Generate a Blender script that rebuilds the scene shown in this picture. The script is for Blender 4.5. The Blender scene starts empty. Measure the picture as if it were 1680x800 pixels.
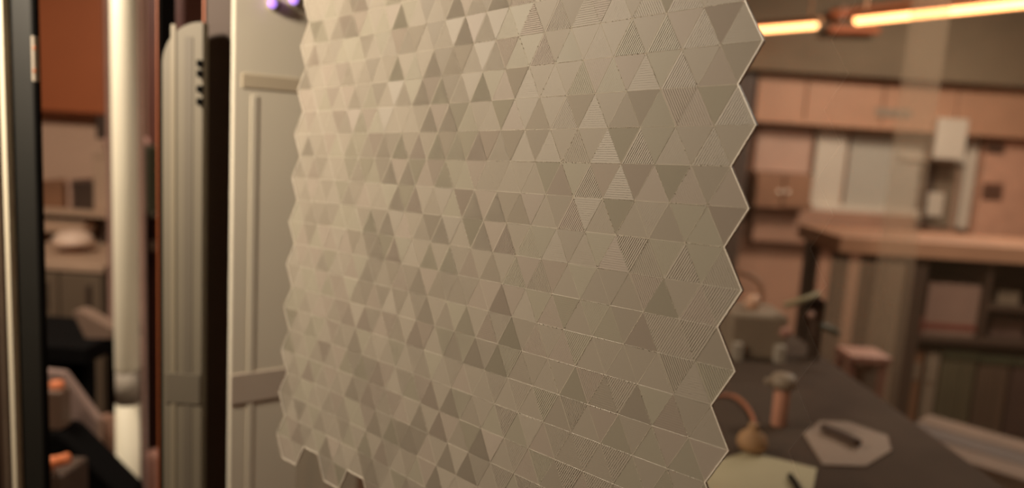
import bpy, bmesh, math, random
from mathutils import Vector, Matrix
random.seed(11)
scene = bpy.context.scene
COL = scene.collection

# ------------------------------------------------------------------ camera
FW, FH, FPX = 1680.0, 800.0, 1246.94
T = 0.03                                   # side of one triangular tile, metres
CAM = Vector((0, 0, 1.5))
_down = Vector((-0.06268, 0.98794, 0.14160)).normalized()     # camera axes: x right, y down, z forward
_up = -_down
_fwd = (Vector((0, 0, 1)) - _up * _up.z).normalized()
_rt = _fwd.cross(_up)
def c2w(v):                                # camera-axes vector -> world vector
    v = Vector(v)
    return Vector((v.dot(_rt), v.dot(_fwd), v.dot(_up)))
cam_data = bpy.data.cameras.new('camera')
cam = bpy.data.objects.new('camera', cam_data)
COL.objects.link(cam)
R3 = Matrix((c2w((1, 0, 0)), c2w((0, -1, 0)), c2w((0, 0, -1)))).transposed()
cam.matrix_world = Matrix.Translation(CAM) @ R3.to_4x4()
cam_data.sensor_width = 36.0
cam_data.lens = FPX / FW * 36.0
cam_data.clip_start = 0.02
cam_data.dof.use_dof = True
cam_data.dof.focus_distance = 0.57
cam_data.dof.aperture_fstop = 3.0
scene.camera = cam

# ------------------------------------------------------------------ world, lights, exposure
w = bpy.data.worlds.new('world'); scene.world = w; w.use_nodes = True
w.node_tree.nodes['Background'].inputs[0].default_value = (1.0, 0.75, 0.55, 1)
w.node_tree.nodes['Background'].inputs[1].default_value = 0.03
def area(name, loc, target, size, energy, col):
    L = bpy.data.lights.new(name, 'AREA'); L.shape = 'DISK'; L.size = size; L.energy = energy; L.color = col
    o = bpy.data.objects.new(name, L); COL.objects.link(o)
    o.location = loc
    o.rotation_euler = (Vector(target) - Vector(loc)).to_track_quat('-Z', 'Y').to_euler()
    return o
area('film_fill_light', (-0.80, 0.60, 1.85), (-0.20, 0.84, 1.50), 0.16, 12.5, (1.0, 0.84, 0.65))  # added light without a fixture, placed to grade the film's brightness
area('room_fill_light', (1.9, 2.3, 2.62), (1.9, 2.9, 0), 0.5, 30.0, (1.0, 0.88, 0.74))  # this and the next two: unseen lights added to brighten the room
area('room_fill_light', (2.6, 4.0, 2.62), (2.6, 4.8, 0), 0.6, 52.0, (1.0, 0.88, 0.74))
area('room_fill_light', (-1.6, 1.6, 2.62), (-1.4, 2.2, 0), 0.5, 40.0, (1.0, 0.86, 0.70))
scene.view_settings.view_transform = 'Standard'
scene.view_settings.look = 'None'
scene.view_settings.exposure = 0.0
scene.view_settings.gamma = 1.0
scene.view_settings.use_curve_mapping = False

# ------------------------------------------------------------------ pixel helpers
def ray(px, py):
    return c2w(((px - FW / 2) / FPX, (py - FH / 2) / FPX, 1.0))
def onY(px, py, Y):
    d = ray(px, py); return CAM + d * (Y / d.y)
def onZ(px, py, Z):
    d = ray(px, py); return CAM + d * ((Z - CAM.z) / d.z)

# ------------------------------------------------------------------ materials
def lin(c):
    return tuple(((x / 255 + 0.055) / 1.055) ** 2.4 if x > 10 else x / 255 / 12.92 for x in c)
MATS = {}
def mat(name, rgb, rough=0.6, var=0.12, scale=14.0, bump=0.0, metal=0.0, coat=0.0):
    if name in MATS: return MATS[name]
    m = bpy.data.materials.new(name); m.use_nodes = True
    nt = m.node_tree; b = nt.nodes['Principled BSDF']
    c = lin(rgb)
    tc = nt.nodes.new('ShaderNodeTexCoord'); nz = nt.nodes.new('ShaderNodeTexNoise')
    nz.inputs['Scale'].default_value = scale; nz.inputs['Detail'].default_value = 4
    nt.links.new(tc.outputs['Object'], nz.inputs['Vector'])
    r = nt.nodes.new('ShaderNodeValToRGB')
    r.color_ramp.elements[0].position = 0.3; r.color_ramp.elements[1].position = 0.7
    r.color_ramp.elements[0].color = (*[x * (1 - var) for x in c], 1)
    r.color_ramp.elements[1].color = (*[min(1, x * (1 + var)) for x in c], 1)
    nt.links.new(nz.outputs['Fac'], r.inputs[0]); nt.links.new(r.outputs[0], b.inputs['Base Color'])
    b.inputs['Roughness'].default_value = rough; b.inputs['Metallic'].default_value = metal
    b.inputs['Coat Weight'].default_value = coat
    if bump:
        bp = nt.nodes.new('ShaderNodeBump'); bp.inputs['Strength'].default_value = bump
        bp.inputs['Distance'].default_value = 0.01
        nt.links.new(nz.outputs['Fac'], bp.inputs['Height']); nt.links.new(bp.outputs[0], b.inputs['Normal'])
    MATS[name] = m
    return m
def emit(name, rgb, strength):
    m = bpy.data.materials.new(name); m.use_nodes = True
    b = m.node_tree.nodes['Principled BSDF']
    b.inputs['Base Color'].default_value = (*rgb, 1)
    b.inputs['Emission Color'].default_value = (*rgb, 1)
    b.inputs['Emission Strength'].default_value = strength
    return m
def clear(name, tint, reflect, haze=0.0, hazecol=(1, 1, 1), rough=0.0, ior=1.45):
    m = bpy.data.materials.new(name); m.use_nodes = True
    nt = m.node_tree; nt.nodes.remove(nt.nodes['Principled BSDF'])
    out = nt.nodes['Material Output']
    t = nt.nodes.new('ShaderNodeBsdfTransparent'); t.inputs[0].default_value = (*tint, 1)
    g = nt.nodes.new('ShaderNodeBsdfGlossy'); g.inputs['Roughness'].default_value = rough
    lw = nt.nodes.new('ShaderNodeLayerWeight'); lw.inputs['Blend'].default_value = 0.5
    pw = nt.nodes.new('ShaderNodeMath'); pw.operation = 'POWER'; pw.inputs[1].default_value = 5.0
    ml = nt.nodes.new('ShaderNodeMath'); ml.operation = 'MULTIPLY_ADD'; ml.use_clamp = True
    ml.inputs[1].default_value = .92 * reflect; ml.inputs[2].default_value = .08 * reflect
    mx = nt.nodes.new('ShaderNodeMixShader')
    nt.links.new(lw.outputs['Facing'], pw.inputs[0]); nt.links.new(pw.outputs[0], ml.inputs[0]); nt.links.new(ml.outputs[0], mx.inputs[0])
    if haze:
        df = nt.nodes.new('ShaderNodeBsdfDiffuse'); df.inputs[0].default_value = (*hazecol, 1)
        tl = nt.nodes.new('ShaderNodeBsdfTranslucent'); tl.inputs[0].default_value = (*hazecol, 1)
        m1 = nt.nodes.new('ShaderNodeMixShader'); m1.inputs[0].default_value = 0.5
        nt.links.new(df.outputs[0], m1.inputs[1]); nt.links.new(tl.outputs[0], m1.inputs[2])
        nz = nt.nodes.new('ShaderNodeTexNoise'); nz.inputs['Scale'].default_value = 5
        mr = nt.nodes.new('ShaderNodeMapRange'); mr.inputs['To Min'].default_value = haze * .8; mr.inputs['To Max'].default_value = haze * 1.2
        nt.links.new(nz.outputs['Fac'], mr.inputs[0])
        m2 = nt.nodes.new('ShaderNodeMixShader')
        nt.links.new(mr.outputs[0], m2.inputs[0]); nt.links.new(t.outputs[0], m2.inputs[1]); nt.links.new(m1.outputs[0], m2.inputs[2])
        nt.links.new(m2.outputs[0], mx.inputs[1])
    else:
        nt.links.new(t.outputs[0], mx.inputs[1])
    nt.links.new(g.outputs[0], mx.inputs[2]); nt.links.new(mx.outputs[0], out.inputs[0])
    return m

# ------------------------------------------------------------------ object helpers
def tag(o, label=None, cat=None, group=None, kind=None):
    if label: o['label'] = label
    if cat: o['category'] = cat
    if group: o['group'] = group
    if kind: o['kind'] = kind
    return o
def link(name, me, m, parent=None):
    if m and not me.materials: me.materials.append(m)
    o = bpy.data.objects.new(name, me); COL.objects.link(o)
    if parent: o.parent = parent
    return o
def empty(name, loc, label, cat, group=None, rz=0):
    o = bpy.data.objects.new(name, None); COL.objects.link(o)
    o.location = loc; o.rotation_euler = (0, 0, rz); o.empty_display_size = 0.05
    return tag(o, label, cat, group)
def woff(o):
    v = Vector((0, 0, 0))
    while o: v += Vector(o.location); o = o.parent
    return v
def bm_mesh(name, bm):
    bmesh.ops.recalc_face_normals(bm, faces=bm.faces)
    me = bpy.data.meshes.new(name); bm.to_mesh(me); bm.free(); return me
def add_box(bm, lo, hi, bev=0.0, seg=2):
    t = bmesh.new()
    r = bmesh.ops.create_cube(t, size=1)
    lo = Vector(lo); hi = Vector(hi)
    for v in t.verts:
        v.co = Vector((lo[i] + (v.co[i] + .5) * (hi[i] - lo[i]) for i in range(3)))
    if bev: bmesh.ops.bevel(t, geom=list(t.edges), offset=bev, segments=seg, affect='EDGES', profile=0.5)
    me = bpy.data.meshes.new('tmp'); t.to_mesh(me); t.free(); bm.from_mesh(me); bpy.data.meshes.remove(me)
def box(name, lo, hi, m, parent=None, bev=0.004, seg=2):
    """world-space box; origin at base centre (or relative to the parent)"""
    off = woff(parent) if parent else Vector(((lo[0] + hi[0]) / 2, (lo[1] + hi[1]) / 2, lo[2]))
    b = min(bev, 0.3 * min(abs(hi[i] - lo[i]) for i in range(3)))
    bm = bmesh.new(); add_box(bm, Vector(lo) - off, Vector(hi) - off, b, seg)
    o = link(name, bm_mesh(name, bm), m, parent)
    if not parent: o.location = off
    return o
def lathe(name, prof, loc, m, parent=None, n=24, tilt=None):
    bm = bmesh.new(); rings = []
    for r, z in prof:
        rings.append([bm.verts.new((r * math.cos(2 * math.pi * k / n), r * math.sin(2 * math.pi * k / n), z)) for k in range(n)])
    for a, b in zip(rings, rings[1:]):
        for k in range(n): bm.faces.new((a[k], a[(k + 1) % n], b[(k + 1) % n], b[k]))
    bm.faces.new(rings[0][::-1]); bm.faces.new(rings[-1])
    me = bm_mesh(name, bm)
    for p in me.polygons: p.use_smooth = True
    o = link(name, me, m, parent)
    o.location = Vector(loc) - (woff(parent) if parent else Vector((0, 0, 0)))
    if tilt: o.rotation_euler = tilt
    return o
def tube(name, pts, r, m, parent=None, n=10, sub=6):
    P = [Vector(p) for p in pts]
    C = []
    for i in range(len(P) - 1):
        p0, p1, p2, p3 = P[max(i - 1, 0)], P[i], P[i + 1], P[min(i + 2, len(P) - 1)]
        for k in range(sub):
            t = k / sub
            C.append(0.5 * ((2 * p1) + (p2 - p0) * t + (2 * p0 - 5 * p1 + 4 * p2 - p3) * t * t + (3 * p1 - p0 - 3 * p2 + p3) * t ** 3))
    C.append(P[-1])
    off = woff(parent) if parent else P[0].copy()
    bm = bmesh.new(); rings = []
    for i, c in enumerate(C):
        d = (C[min(i + 1, len(C) - 1)] - C[max(i - 1, 0)]).normalized()
        a = d.cross(Vector((0, 0, 1)) if abs(d.z) < .9 else Vector((1, 0, 0))).normalized(); b = d.cross(a)
        rings.append([bm.verts.new(c - off + r * (a * math.cos(2 * math.pi * k / n) + b * math.sin(2 * math.pi * k / n))) for k in range(n)])
    for a, b in zip(rings, rings[1:]):
        for k in range(n): bm.faces.new((a[k], a[(k + 1) % n], b[(k + 1) % n], b[k]))
    bm.faces.new(rings[0][::-1]); bm.faces.new(rings[-1])
    me = bm_mesh(name, bm)
    for p in me.polygons: p.use_smooth = True
    o = link(name, me, m, parent)
    if not parent: o.location = off
    return o
def pxbox(name, x0, y0, x1, y1, Y, depth, m, parent=None, bev=0.004, z0=None, z1=None):
    ym, xm = (y0 + y1) / 2, (x0 + x1) / 2
    a = onY(x0, ym, Y).x; b = onY(x1, ym, Y).x
    lo = z0 if z0 is not None else onY(xm, y1, Y).z
    hi = z1 if z1 is not None else onY(xm, y0, Y).z
    return box(name, (a, Y, lo), (b, Y + depth, hi), m, parent, bev)
def prism(name, pts, depth, m, parent=None, bev=0.0):
    """world points of one outline at constant Y, extruded away by depth"""
    off = woff(parent) if parent else Vector(pts[0])
    bm = bmesh.new()
    a = [bm.verts.new(Vector(p) - off) for p in pts]
    b = [bm.verts.new(Vector(p) - off + Vector((0, depth, 0))) for p in pts]
    bm.faces.new(a); bm.faces.new(b[::-1]); n = len(a)
    for k in range(n): bm.faces.new((a[k], b[k], b[(k + 1) % n], a[(k + 1) % n]))
    if bev: bmesh.ops.bevel(bm, geom=list(bm.edges), offset=bev, segments=2, affect='EDGES')
    o = link(name, bm_mesh(name, bm), m, parent)
    if not parent: o.location = off
    return o

# ------------------------------------------------------------------ the room
XL, XR, YF, YB, ZC = -4.6, 4.6, -1.6, 6.0, 2.75
m_wall = mat('wall_plaster', (176, 132, 106), .8, .06, 3, .1)
m_floor = mat('floor_boards', (92, 70, 54), .5, .2, 6, .1)
m_ceil = mat('ceiling_plaster', (150, 128, 104), .9, .06, 3)
def st(o): return tag(o, kind='structure')
st(box('floor', (XL, YF, -0.1), (XR, YB, 0), m_floor, bev=0))
st(box('ceiling', (XL, YF, ZC), (XR, YB, ZC + .1), m_ceil, bev=0))
st(box('wall_back', (XL, YB, 0), (XR, YB + .1, ZC), m_wall, bev=0))
st(box('wall_left', (XL - .1, YF, 0), (XL, YB, ZC), m_wall, bev=0))
st(box('wall_right', (XR, YF, 0), (XR + .1, YB, ZC), m_wall, bev=0))
st(box('wall_front', (XL, YF - .1, 0), (XR, YF, ZC), m_wall, bev=0))

# ------------------------------------------------------------------ the film of triangular tiles
H = math.sqrt(3) / 2
# pose of the film in camera axes, solved from its outline (units: tile sides)
_r = Vector((2.89394860e-02, 8.10298885e-01, 9.41725482e-02))
_t = Vector((-8.62814378, -4.37490428, 30.2369296))
FR = Matrix.Rotation(_r.length, 3, _r.normalized())
BOW = (0.1643, 0.0891, 0.0354, 0.1977)
def bow(u, v):
    s = u / 20; q = v / 10
    return BOW[0] * 4 * s * (1 - s) + BOW[1] * 8 * s * (1 - s) * (1 - 2 * s) + BOW[2] * q * q + BOW[3] * q * (s - .5)
def film_pt(u, v, off=0.0, flat=False):
    z = (0 if flat else bow(u, v)) + off
    return CAM + c2w(FR @ Vector((u, v * H, z)) + _t) * T
def film_px(u, v):
    X = FR @ Vector((u, v * H, bow(u, v))) + _t
    return FW / 2 + FPX * X.x / X.z, FH / 2 + FPX * X.y / X.z

def film_material(name, rgb, trans, spec_rough, gloss):
    m = bpy.data.materials.new(name); m.use_nodes = True
    nt = m.node_tree; nt.nodes.remove(nt.nodes['Principled BSDF']); out = nt.nodes['Material Output']
    c = (*lin(rgb), 1)
    tc = nt.nodes.new('ShaderNodeTexCoord'); nz = nt.nodes.new('ShaderNodeTexNoise'); nz.inputs['Scale'].default_value = 900
    nt.links.new(tc.outputs['Object'], nz.inputs['Vector'])
    r = nt.nodes.new('ShaderNodeMixRGB'); r.inputs[1].default_value = tuple(x * .94 for x in c[:3]) + (1,); r.inputs[2].default_value = c
    nt.links.new(nz.outputs['Fac'], r.inputs[0])
    d = nt.nodes.new('ShaderNodeBsdfDiffuse'); t = nt.nodes.new('ShaderNodeBsdfTranslucent'); g = nt.nodes.new('ShaderNodeBsdfGlossy')
    g.inputs['Roughness'].default_value = spec_rough
    for s in (d, t): nt.links.new(r.outputs[0], s.inputs[0])
    m1 = nt.nodes.new('ShaderNodeMixShader'); m1.inputs[0].default_value = trans
    nt.links.new(d.outputs[0], m1.inputs[1]); nt.links.new(t.outputs[0], m1.inputs[2])
    m2 = nt.nodes.new('ShaderNodeMixShader'); m2.inputs[0].default_value = gloss
    nt.links.new(m1.outputs[0], m2.inputs[1]); nt.links.new(g.outputs[0], m2.inputs[2]); nt.links.new(m2.outputs[0], out.inputs[0])
    return m
m_tile = film_material('milky_prism_film', (151, 142, 128), .06, .5, .02)
m_back = film_material('film_carrier', (190, 180, 162), .12, .4, .03)
m_rim = film_material('film_cut_edge', (250, 242, 226), .2, .3, .12)

NG, SLOPE, INSET = 15, math.tan(math.radians(9)), 0.0065
def clip(poly, d, c, keep_ge):
    out = []
    for i in range(len(poly)):
        a, b = poly[i], poly[(i + 1) % len(poly)]
        fa, fb = a.dot(d) - c, b.dot(d) - c
        if not keep_ge: fa, fb = -fa, -fb
        if fa >= 0: out.append(a)
        if (fa > 0 > fb) or (fa < 0 < fb): out.append(a + (b - a) * (fa / (fa - fb)))
    return out
def tile_geometry(up, k, steep):
    """one triangular tile in local axes (x along the row, y up, z towards the viewer), cut into NG sloped prism facets"""
    R = 1 / math.sqrt(3) - INSET * 2
    base = 90 if up else -90
    tri = [Vector((R * math.cos(math.radians(base + 120 * i)), R * math.sin(math.radians(base + 120 * i)))) for i in range(3)]
    a = math.radians(30 + 60 * k)
    d = Vector((math.cos(a), math.sin(a)))
    lo = min(p.dot(d) for p in tri); hi = max(p.dot(d) for p in tri); st_ = (hi - lo) / NG
    V, F = [], []
    for i in range(NG):
        c0, c1 = lo + i * st_, lo + (i + 1) * st_
        poly = clip(clip(tri, d, c0 - 1e-9, True), d, c1 + 1e-9, False)
        if len(poly) < 3: continue
        h = st_ * SLOPE * steep
        n0 = len(V)
        V += [(p.x * T, p.y * T, ((p.dot(d) - c0) / st_ * h + 0.003) * T) for p in poly]
        F.append(tuple(range(n0, n0 + len(poly))))
        ends = [p for p in poly if abs(p.dot(d) - c1) < 1e-6]
        if len(ends) == 2:
            n0 = len(V)
            V += [(p.x * T, p.y * T, (h + 0.003) * T) for p in ends] + [(p.x * T, p.y * T, 0.003 * T) for p in reversed(ends)]
            F.append((n0, n0 + 1, n0 + 2, n0 + 3))
    return V, F
STEEPS = (0.15, 0.5, 0.9, 1.5)
GEO = {(u, k, s): tile_geometry(u, k, s) for u in (0, 1) for k in range(6) for s in STEEPS + (1.8, 1.2)}
MESH = {}
M_TILES = [m_tile, film_material('milky_prism_film_green', (150, 143, 127), .06, .5, .02), film_material('milky_prism_film_rose', (152, 141, 128), .06, .5, .02)]
def tile_mesh(key):
    if key not in MESH:
        me = bpy.data.meshes.new('triangular_tile'); V, F = GEO[key[:3]]
        me.from_pydata(V, [], F); me.materials.append(M_TILES[key[3]]); MESH[key] = me
    return MESH[key]

film_root_loc = film_pt(10, 15)
film = empty('prismatic_film', film_root_loc, 'translucent beige sheet of triangular prism tiles with zigzag hexagonal edge', 'film')
def tile_frame(u, v):
    o = film_pt(u, v); du = (film_pt(u + .2, v) - film_pt(u - .2, v)).normalized()
    dv = (film_pt(u, v - .2) - film_pt(u, v + .2)).normalized()
    n = du.cross(dv).normalized(); dv = n.cross(du)
    M = Matrix((du, dv, n)).transposed().to_4x4(); M.translation = o - film_root_loc
    return M
hexes = []
for c in range(13):
    for j in range(12):
        hexes.append((1 + 1.5 * c, (14 if c % 2 == 0 else 13) - 2 * j))
tiles = []
for (uc, vc) in hexes:
    for s in range(6):
        a = [(1, 0), (.5, -1), (-.5, -1), (-1, 0), (-.5, 1), (.5, 1)]
        p, q = a[s], a[(s + 1) % 6]
        cu, cv = uc + (p[0] + q[0]) / 3, vc + (p[1] + q[1]) / 3
        up = 1 if s in (1, 3, 5) else 0
        # triangles whose apex points up: s = 0 -> verts (0,0),(1,0),(.5,-1): apex up
        up = 1 if s % 2 == 0 else 0
        dark, light, mid = (5, 0, 4, 5), (2, 1, 3, 2), (0, 1, 2, 3, 4, 5)
        if vc + (p[1] + q[1]) / 3 < 5 + 3 * math.sin(uc): k = random.choice(dark if up else light) if random.random() < .7 else random.choice(mid)
        else: k = random.choice(light if up else dark) if random.random() < .55 else random.choice(mid)
        steep = random.choice(STEEPS[:3] if cu > 13 else STEEPS)
        if 4.5 < cu < 13.5 and random.random() < .28:
            if cv < 5: k, steep = (5, 1.8) if up else (random.choice((1, 2)), 1.8)
            else: k, steep = (2, 1.8) if up else (5, 1.2)
        key = (up, k, steep, random.choice((0, 0, 0, 1, 2)))
        X0 = film_px(cu, cv); X1 = film_px(cu + .1, cv); X2 = film_px(cu, cv + .1)
        ar = abs((X1[0] - X0[0]) * (X2[1] - X0[1]) - (X1[1] - X0[1]) * (X2[0] - X0[0]))
        vis = 0 < X0[0] < FW and 0 < X0[1] < FH
        tiles.append((vis, ar, cu, cv, key))
tiles.sort(key=lambda t: (-t[0], -t[1]))
for vis, ar, cu, cv, key in tiles[:300]:
    o = link('triangular_tile', tile_mesh(key), None, film)
    o.matrix_local = tile_frame(cu, cv)
V, F, MI = [], [], []
for vis, ar, cu, cv, key in tiles[300:]:
    M = tile_frame(cu, cv); n0 = len(V)
    gv, gf = GEO[key[:3]]; MI += [key[3]] * len(gf)
    V += [tuple(M @ Vector(p)) for p in gv]; F += [tuple(n0 + i for i in f) for f in gf]
me = bpy.data.meshes.new('tile_field'); me.from_pydata(V, [], F)
for mm in M_TILES: me.materials.append(mm)
me.polygons.foreach_set('material_index', MI)
tag(link('tile_field', me, None, film), kind='stuff')
# carrier sheet: one hexagon fan per cell, front and back
def outline():
    edges = {}
    for (uc, vc) in hexes:
        a = [(1, 0), (.5, -1), (-.5, -1), (-1, 0), (-.5, 1), (.5, 1)]
        for s in range(6):
            p = (uc + a[s][0], vc + a[s][1]); q = (uc + a[(s + 1) % 6][0], vc + a[(s + 1) % 6][1])
            if (q, p) in edges: del edges[(q, p)]
            else: edges[(p, q)] = (p, q)
    nxt = {p: q for p, q in edges}
    s = next(iter(nxt)); loop = [s]
    while nxt[loop[-1]] != s: loop.append(nxt[loop[-1]])
    return loop
TH = 0.05                                     # sheet thickness in tile sides
bm = bmesh.new(); cache = {}
def cv_(u, v, off):
    k = (round(u, 3), round(v, 3), off)
    if k not in cache: cache[k] = bm.verts.new(film_pt(u, v, off) - film_root_loc)
    return cache[k]
for (uc, vc) in hexes:
    a = [(1, 0), (.5, -1), (-.5, -1), (-1, 0), (-.5, 1), (.5, 1)]
    for s in range(6):
        p, q = a[s], a[(s + 1) % 6]
        tri = [(uc, vc), (uc + p[0], vc + p[1]), (uc + q[0], vc + q[1])]
        bm.faces.new([cv_(*x, 0.0) for x in tri]); bm.faces.new([cv_(*x, TH) for x in reversed(tri)])
LOOP = outline()
link('carrier_sheet', bm_mesh('carrier_sheet', bm), m_back, film)
# cut edge: a thin raised bead all along the zigzag outline
bm = bmesh.new(); n = len(LOOP); rings = []
for i in range(n):
    P, A, B = (Vector((LOOP[(i + k) % n][0], LOOP[(i + k) % n][1] * H)) for k in (0, -1, 1))
    d1, d2 = (P - A).normalized(), (B - P).normalized()
    nrm = Vector((d1.y + d2.y, -(d1.x + d2.x))).normalized()
    sgn = 1 / max(.5, nrm.dot(Vector((d1.y, -d1.x))))
    w_ = 0.011 * sgn
    ring = []
    for (o_, z_) in ((-w_, -.022), (w_, -.022), (w_, TH + .005), (-w_, TH + .005)):
        q = P + nrm * o_
        ring.append(bm.verts.new(film_pt(q.x, q.y / H, z_) - film_root_loc))
    rings.append(ring)
for i in range(n):
    a, b = rings[i], rings[(i + 1) % n]
    for k in range(4): bm.faces.new((a[k], a[(k + 1) % 4], b[(k + 1) % 4], b[k]))
tag(link('cut_edge', bm_mesh('cut_edge', bm), m_rim, film), 'pale bright cut edge of the sheet')
# raised seam ribs between the tiles
bm = bmesh.new(); seen = set()
for (uc, vc) in hexes:
    a = [(1, 0), (.5, -1), (-.5, -1), (-1, 0), (-.5, 1), (.5, 1)]
    for s in range(6):
        p = (uc + a[s][0], vc + a[s][1]); q = (uc + a[(s + 1) % 6][0], vc + a[(s + 1) % 6][1])
        for e0, e1 in (((uc, vc), p), (p, q)):
            k = tuple(sorted((e0, e1)))
            if k in seen: continue
            seen.add(k)
            A_, B_ = Vector((e0[0], e0[1] * H)), Vector((e1[0], e1[1] * H)); dd_ = (B_ - A_).normalized(); nn = Vector((-dd_.y, dd_.x)) * .011
            row = []
            for P_ in (A_, B_):
                row.append([bm.verts.new(film_pt(x.x, x.y / H, z) - film_root_loc) for x, z in ((P_ - nn, -.001), (P_, -.0075), (P_ + nn, -.001))])
            for i in range(2): bm.faces.new((row[0][i], row[0][i + 1], row[1][i + 1], row[1][i]))
tag(link('seam_ribs', bm_mesh('seam_ribs', bm), m_back, film), kind='stuff')
# little near-white beads painted as dotted glints along some seams
bm = bmesh.new()
m_glint = film_material('seam_glints', (255, 248, 230), .2, .25, .2)
for _ in range(520):
    vis, ar, cu, cv, key = random.choice(tiles[:620])
    k = random.choice((0, 0, 0, 1, 2)); a = math.radians((90 if key[0] else -90) + 120 * k)
    up = key[0]
    R = 1 / math.sqrt(3); verts = [Vector((R * math.cos(math.radians((90 if up else -90) + 120 * i)), R * math.sin(math.radians((90 if up else -90) + 120 * i)))) for i in range(3)]
    e = [(1, 2), (0, 1), (2, 0)][k]; p, q = verts[e[0]], verts[e[1]]
    nb = random.choice((6, 9, 14))
    M = tile_frame(cu, cv)
    for i in range(nb):
        if random.random() < .25: continue
        c = (p + (q - p) * ((i + .5) / nb)); r = random.uniform(.008, .014) * (1.3 if nb == 6 else 1)
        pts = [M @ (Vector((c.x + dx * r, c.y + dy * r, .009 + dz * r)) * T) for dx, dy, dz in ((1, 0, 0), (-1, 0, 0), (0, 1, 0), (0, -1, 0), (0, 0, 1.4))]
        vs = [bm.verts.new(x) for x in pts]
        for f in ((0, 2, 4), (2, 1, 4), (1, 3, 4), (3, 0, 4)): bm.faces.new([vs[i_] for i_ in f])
tag(link('seam_glints', bm_mesh('seam_glints', bm), m_glint, film), kind='stuff')

for uu in (1.0, 10.0, 19.0):
    top = film_pt(uu, -9, .02); tube('hanging_wire', [top, top + Vector((0, 0, .3)), Vector((top.x, top.y, ZC))], .0006, m_rim, film, 6, 2)

# ------------------------------------------------------------------ glass pane behind the film
OFFP = 2.07
def pane_u(px, v=6.0):
    lo, hi = -20.0, 24.0
    for _ in range(60):
        mid = (lo + hi) / 2
        X = FR @ Vector((mid, v * H, OFFP)) + _t
        if FW / 2 + FPX * X.x / X.z < px: lo = mid
        else: hi = mid
    return lo
u0, u1, v0 = pane_u(505), 28.0, -28
v1 = next(v for v in range(20, 90) if film_pt(12, v + 1, OFFP, True).z < .03)
m_glass = clear('display_glass', (.955, .955, .94), 1.5, .055, lin((190, 170, 140)))  # beige haze mixed into the glass imitates a veil of reflections
org = film_pt(12, v1, OFFP, True)
pane = empty('display_screen', org, 'large clear glass pane standing behind the tiled film', 'glass')
bm = bmesh.new()
cs = [(u0, v0), (u1, v0), (u1, v1), (u0, v1)]
fa = [bm.verts.new(film_pt(u, v, OFFP, True) - org) for u, v in cs]
bm.faces.new(fa)
link('pane', bm_mesh('pane', bm), m_glass, pane)
bm = bmesh.new()
ra = film_pt(u0, v1, OFFP, True) - org; rb = film_pt(u1, v1, OFFP, True) - org
ax = Vector((rb.x - ra.x, rb.y - ra.y, 0)).normalized(); ay = Vector((-ax.y, ax.x, 0))
vs = [bm.verts.new(Vector((p.x, p.y, z)) + ay * o_) for p in (ra, rb) for o_ in (-.02, .02) for z in (-org.z, .05 - org.z)]
for f in ((0, 1, 3, 2), (4, 6, 7, 5), (0, 4, 5, 1), (2, 3, 7, 6), (1, 5, 7, 3), (0, 2, 6, 4)): bm.faces.new([vs[i] for i in f])
link('base_rail', bm_mesh('base_rail', bm), mat('rail_steel', (150, 140, 124), .4, .06, 20, 0, .6), pane)

# ------------------------------------------------------------------ frame posts left of the film
m_dark = mat('dark_anodised', (27, 26, 21), .6, .08, 20)
m_cream = mat('cream_lacquer', (240, 230, 204), .45, .03, 6)
m_bronze = mat('bronze_post', (72, 54, 42), .6, .12, 5)
m_grey = mat('grey_band', (166, 154, 138), .6, .05, 8)
m_steel = mat('brushed_steel', (190, 176, 156), .3, .06, 30, 0, .7)
m_copper = mat('copper_panel', (176, 98, 58), .5, .08, 2.5)
m_black = mat('black_rubber', (11, 9, 8), .9, .1, 10)
m_black.node_tree.nodes['Principled BSDF'].inputs['Specular IOR Level'].default_value = .1
m_pink = mat('pink_beige_board', (190, 152, 130), .7, .07, 6)
m_wood = mat('brown_timber', (140, 98, 70), .6, .15, 5)
m_shelf = mat('pale_shelf_board', (186, 154, 128), .6, .08, 5)
m_green = mat('dark_green_plastic', (66, 70, 50), .5, .1, 8)
m_orange = mat('orange_plastic', (214, 122, 76), .5, .06, 8)
m_greybox = mat('grey_brown_case', (140, 122, 102), .6, .08, 6)
m_darkwood = mat('dark_timber', (72, 54, 42), .6, .15, 6)
m_brick = mat('brick_red', (200, 150, 122), .8, .12, 9)
m_white = mat('window_paint', (204, 188, 168), .5, .04, 5)

def post(name, px0, px1, Y, depth, m, label, cat, py=400):
    a, b = onY(px0, py, Y).x, onY(px1, py, Y).x
    e = empty(name, ((a + b) / 2, Y + depth / 2, 0), label, cat)
    box('profile', (a, Y, 0), (b, Y + depth, ZC), m, e, .003)
    return e, a, b
# door frame stile with hinge at the far left
e, a, b = post('door_stile', 22, 62, 1.05, .012, m_dark, 'dark metal door stile with a cream edge strip and a hinge', 'door frame')
c0, c1 = onY(11, 400, 1.04).x, onY(18.5, 400, 1.04).x
box('edge_strip', (c0, 1.036, 0), (c1, 1.06, ZC), m_cream, e, .001)
box('gasket', (c1, 1.05, 0), (a, 1.06, ZC), m_black, e, .001)
box('gasket', (b, 1.052, 0), (b + .003, 1.062, ZC), m_black, e, .001)
z0, z1 = onY(58, 134, 1.05).z, onY(58, 60, 1.05).z
xh = onY(57.5, 96, 1.045).x
h = box('hinge', (xh - .002, 1.040, z0), (xh + .002, 1.050, z1), m_grey, e, .001)
for yy in (80, 117):
    p = onY(60.5, yy, 1.045)
    lathe('screw', [(.0018, 0), (.003, .0008), (.003, .002), (.0015, .0034)], (p.x, 1.038, p.z), m_copper, e, 10, (0, math.pi / 2, 0))
a2, b2 = onY(-14, 400, 1.15).x, onY(5, 400, 1.15).x
e2 = empty('fixed_stile', ((a2 + b2) / 2, 1.17, 0), 'brown fixed metal stile beside the cream edge strip', 'door frame')
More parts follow.
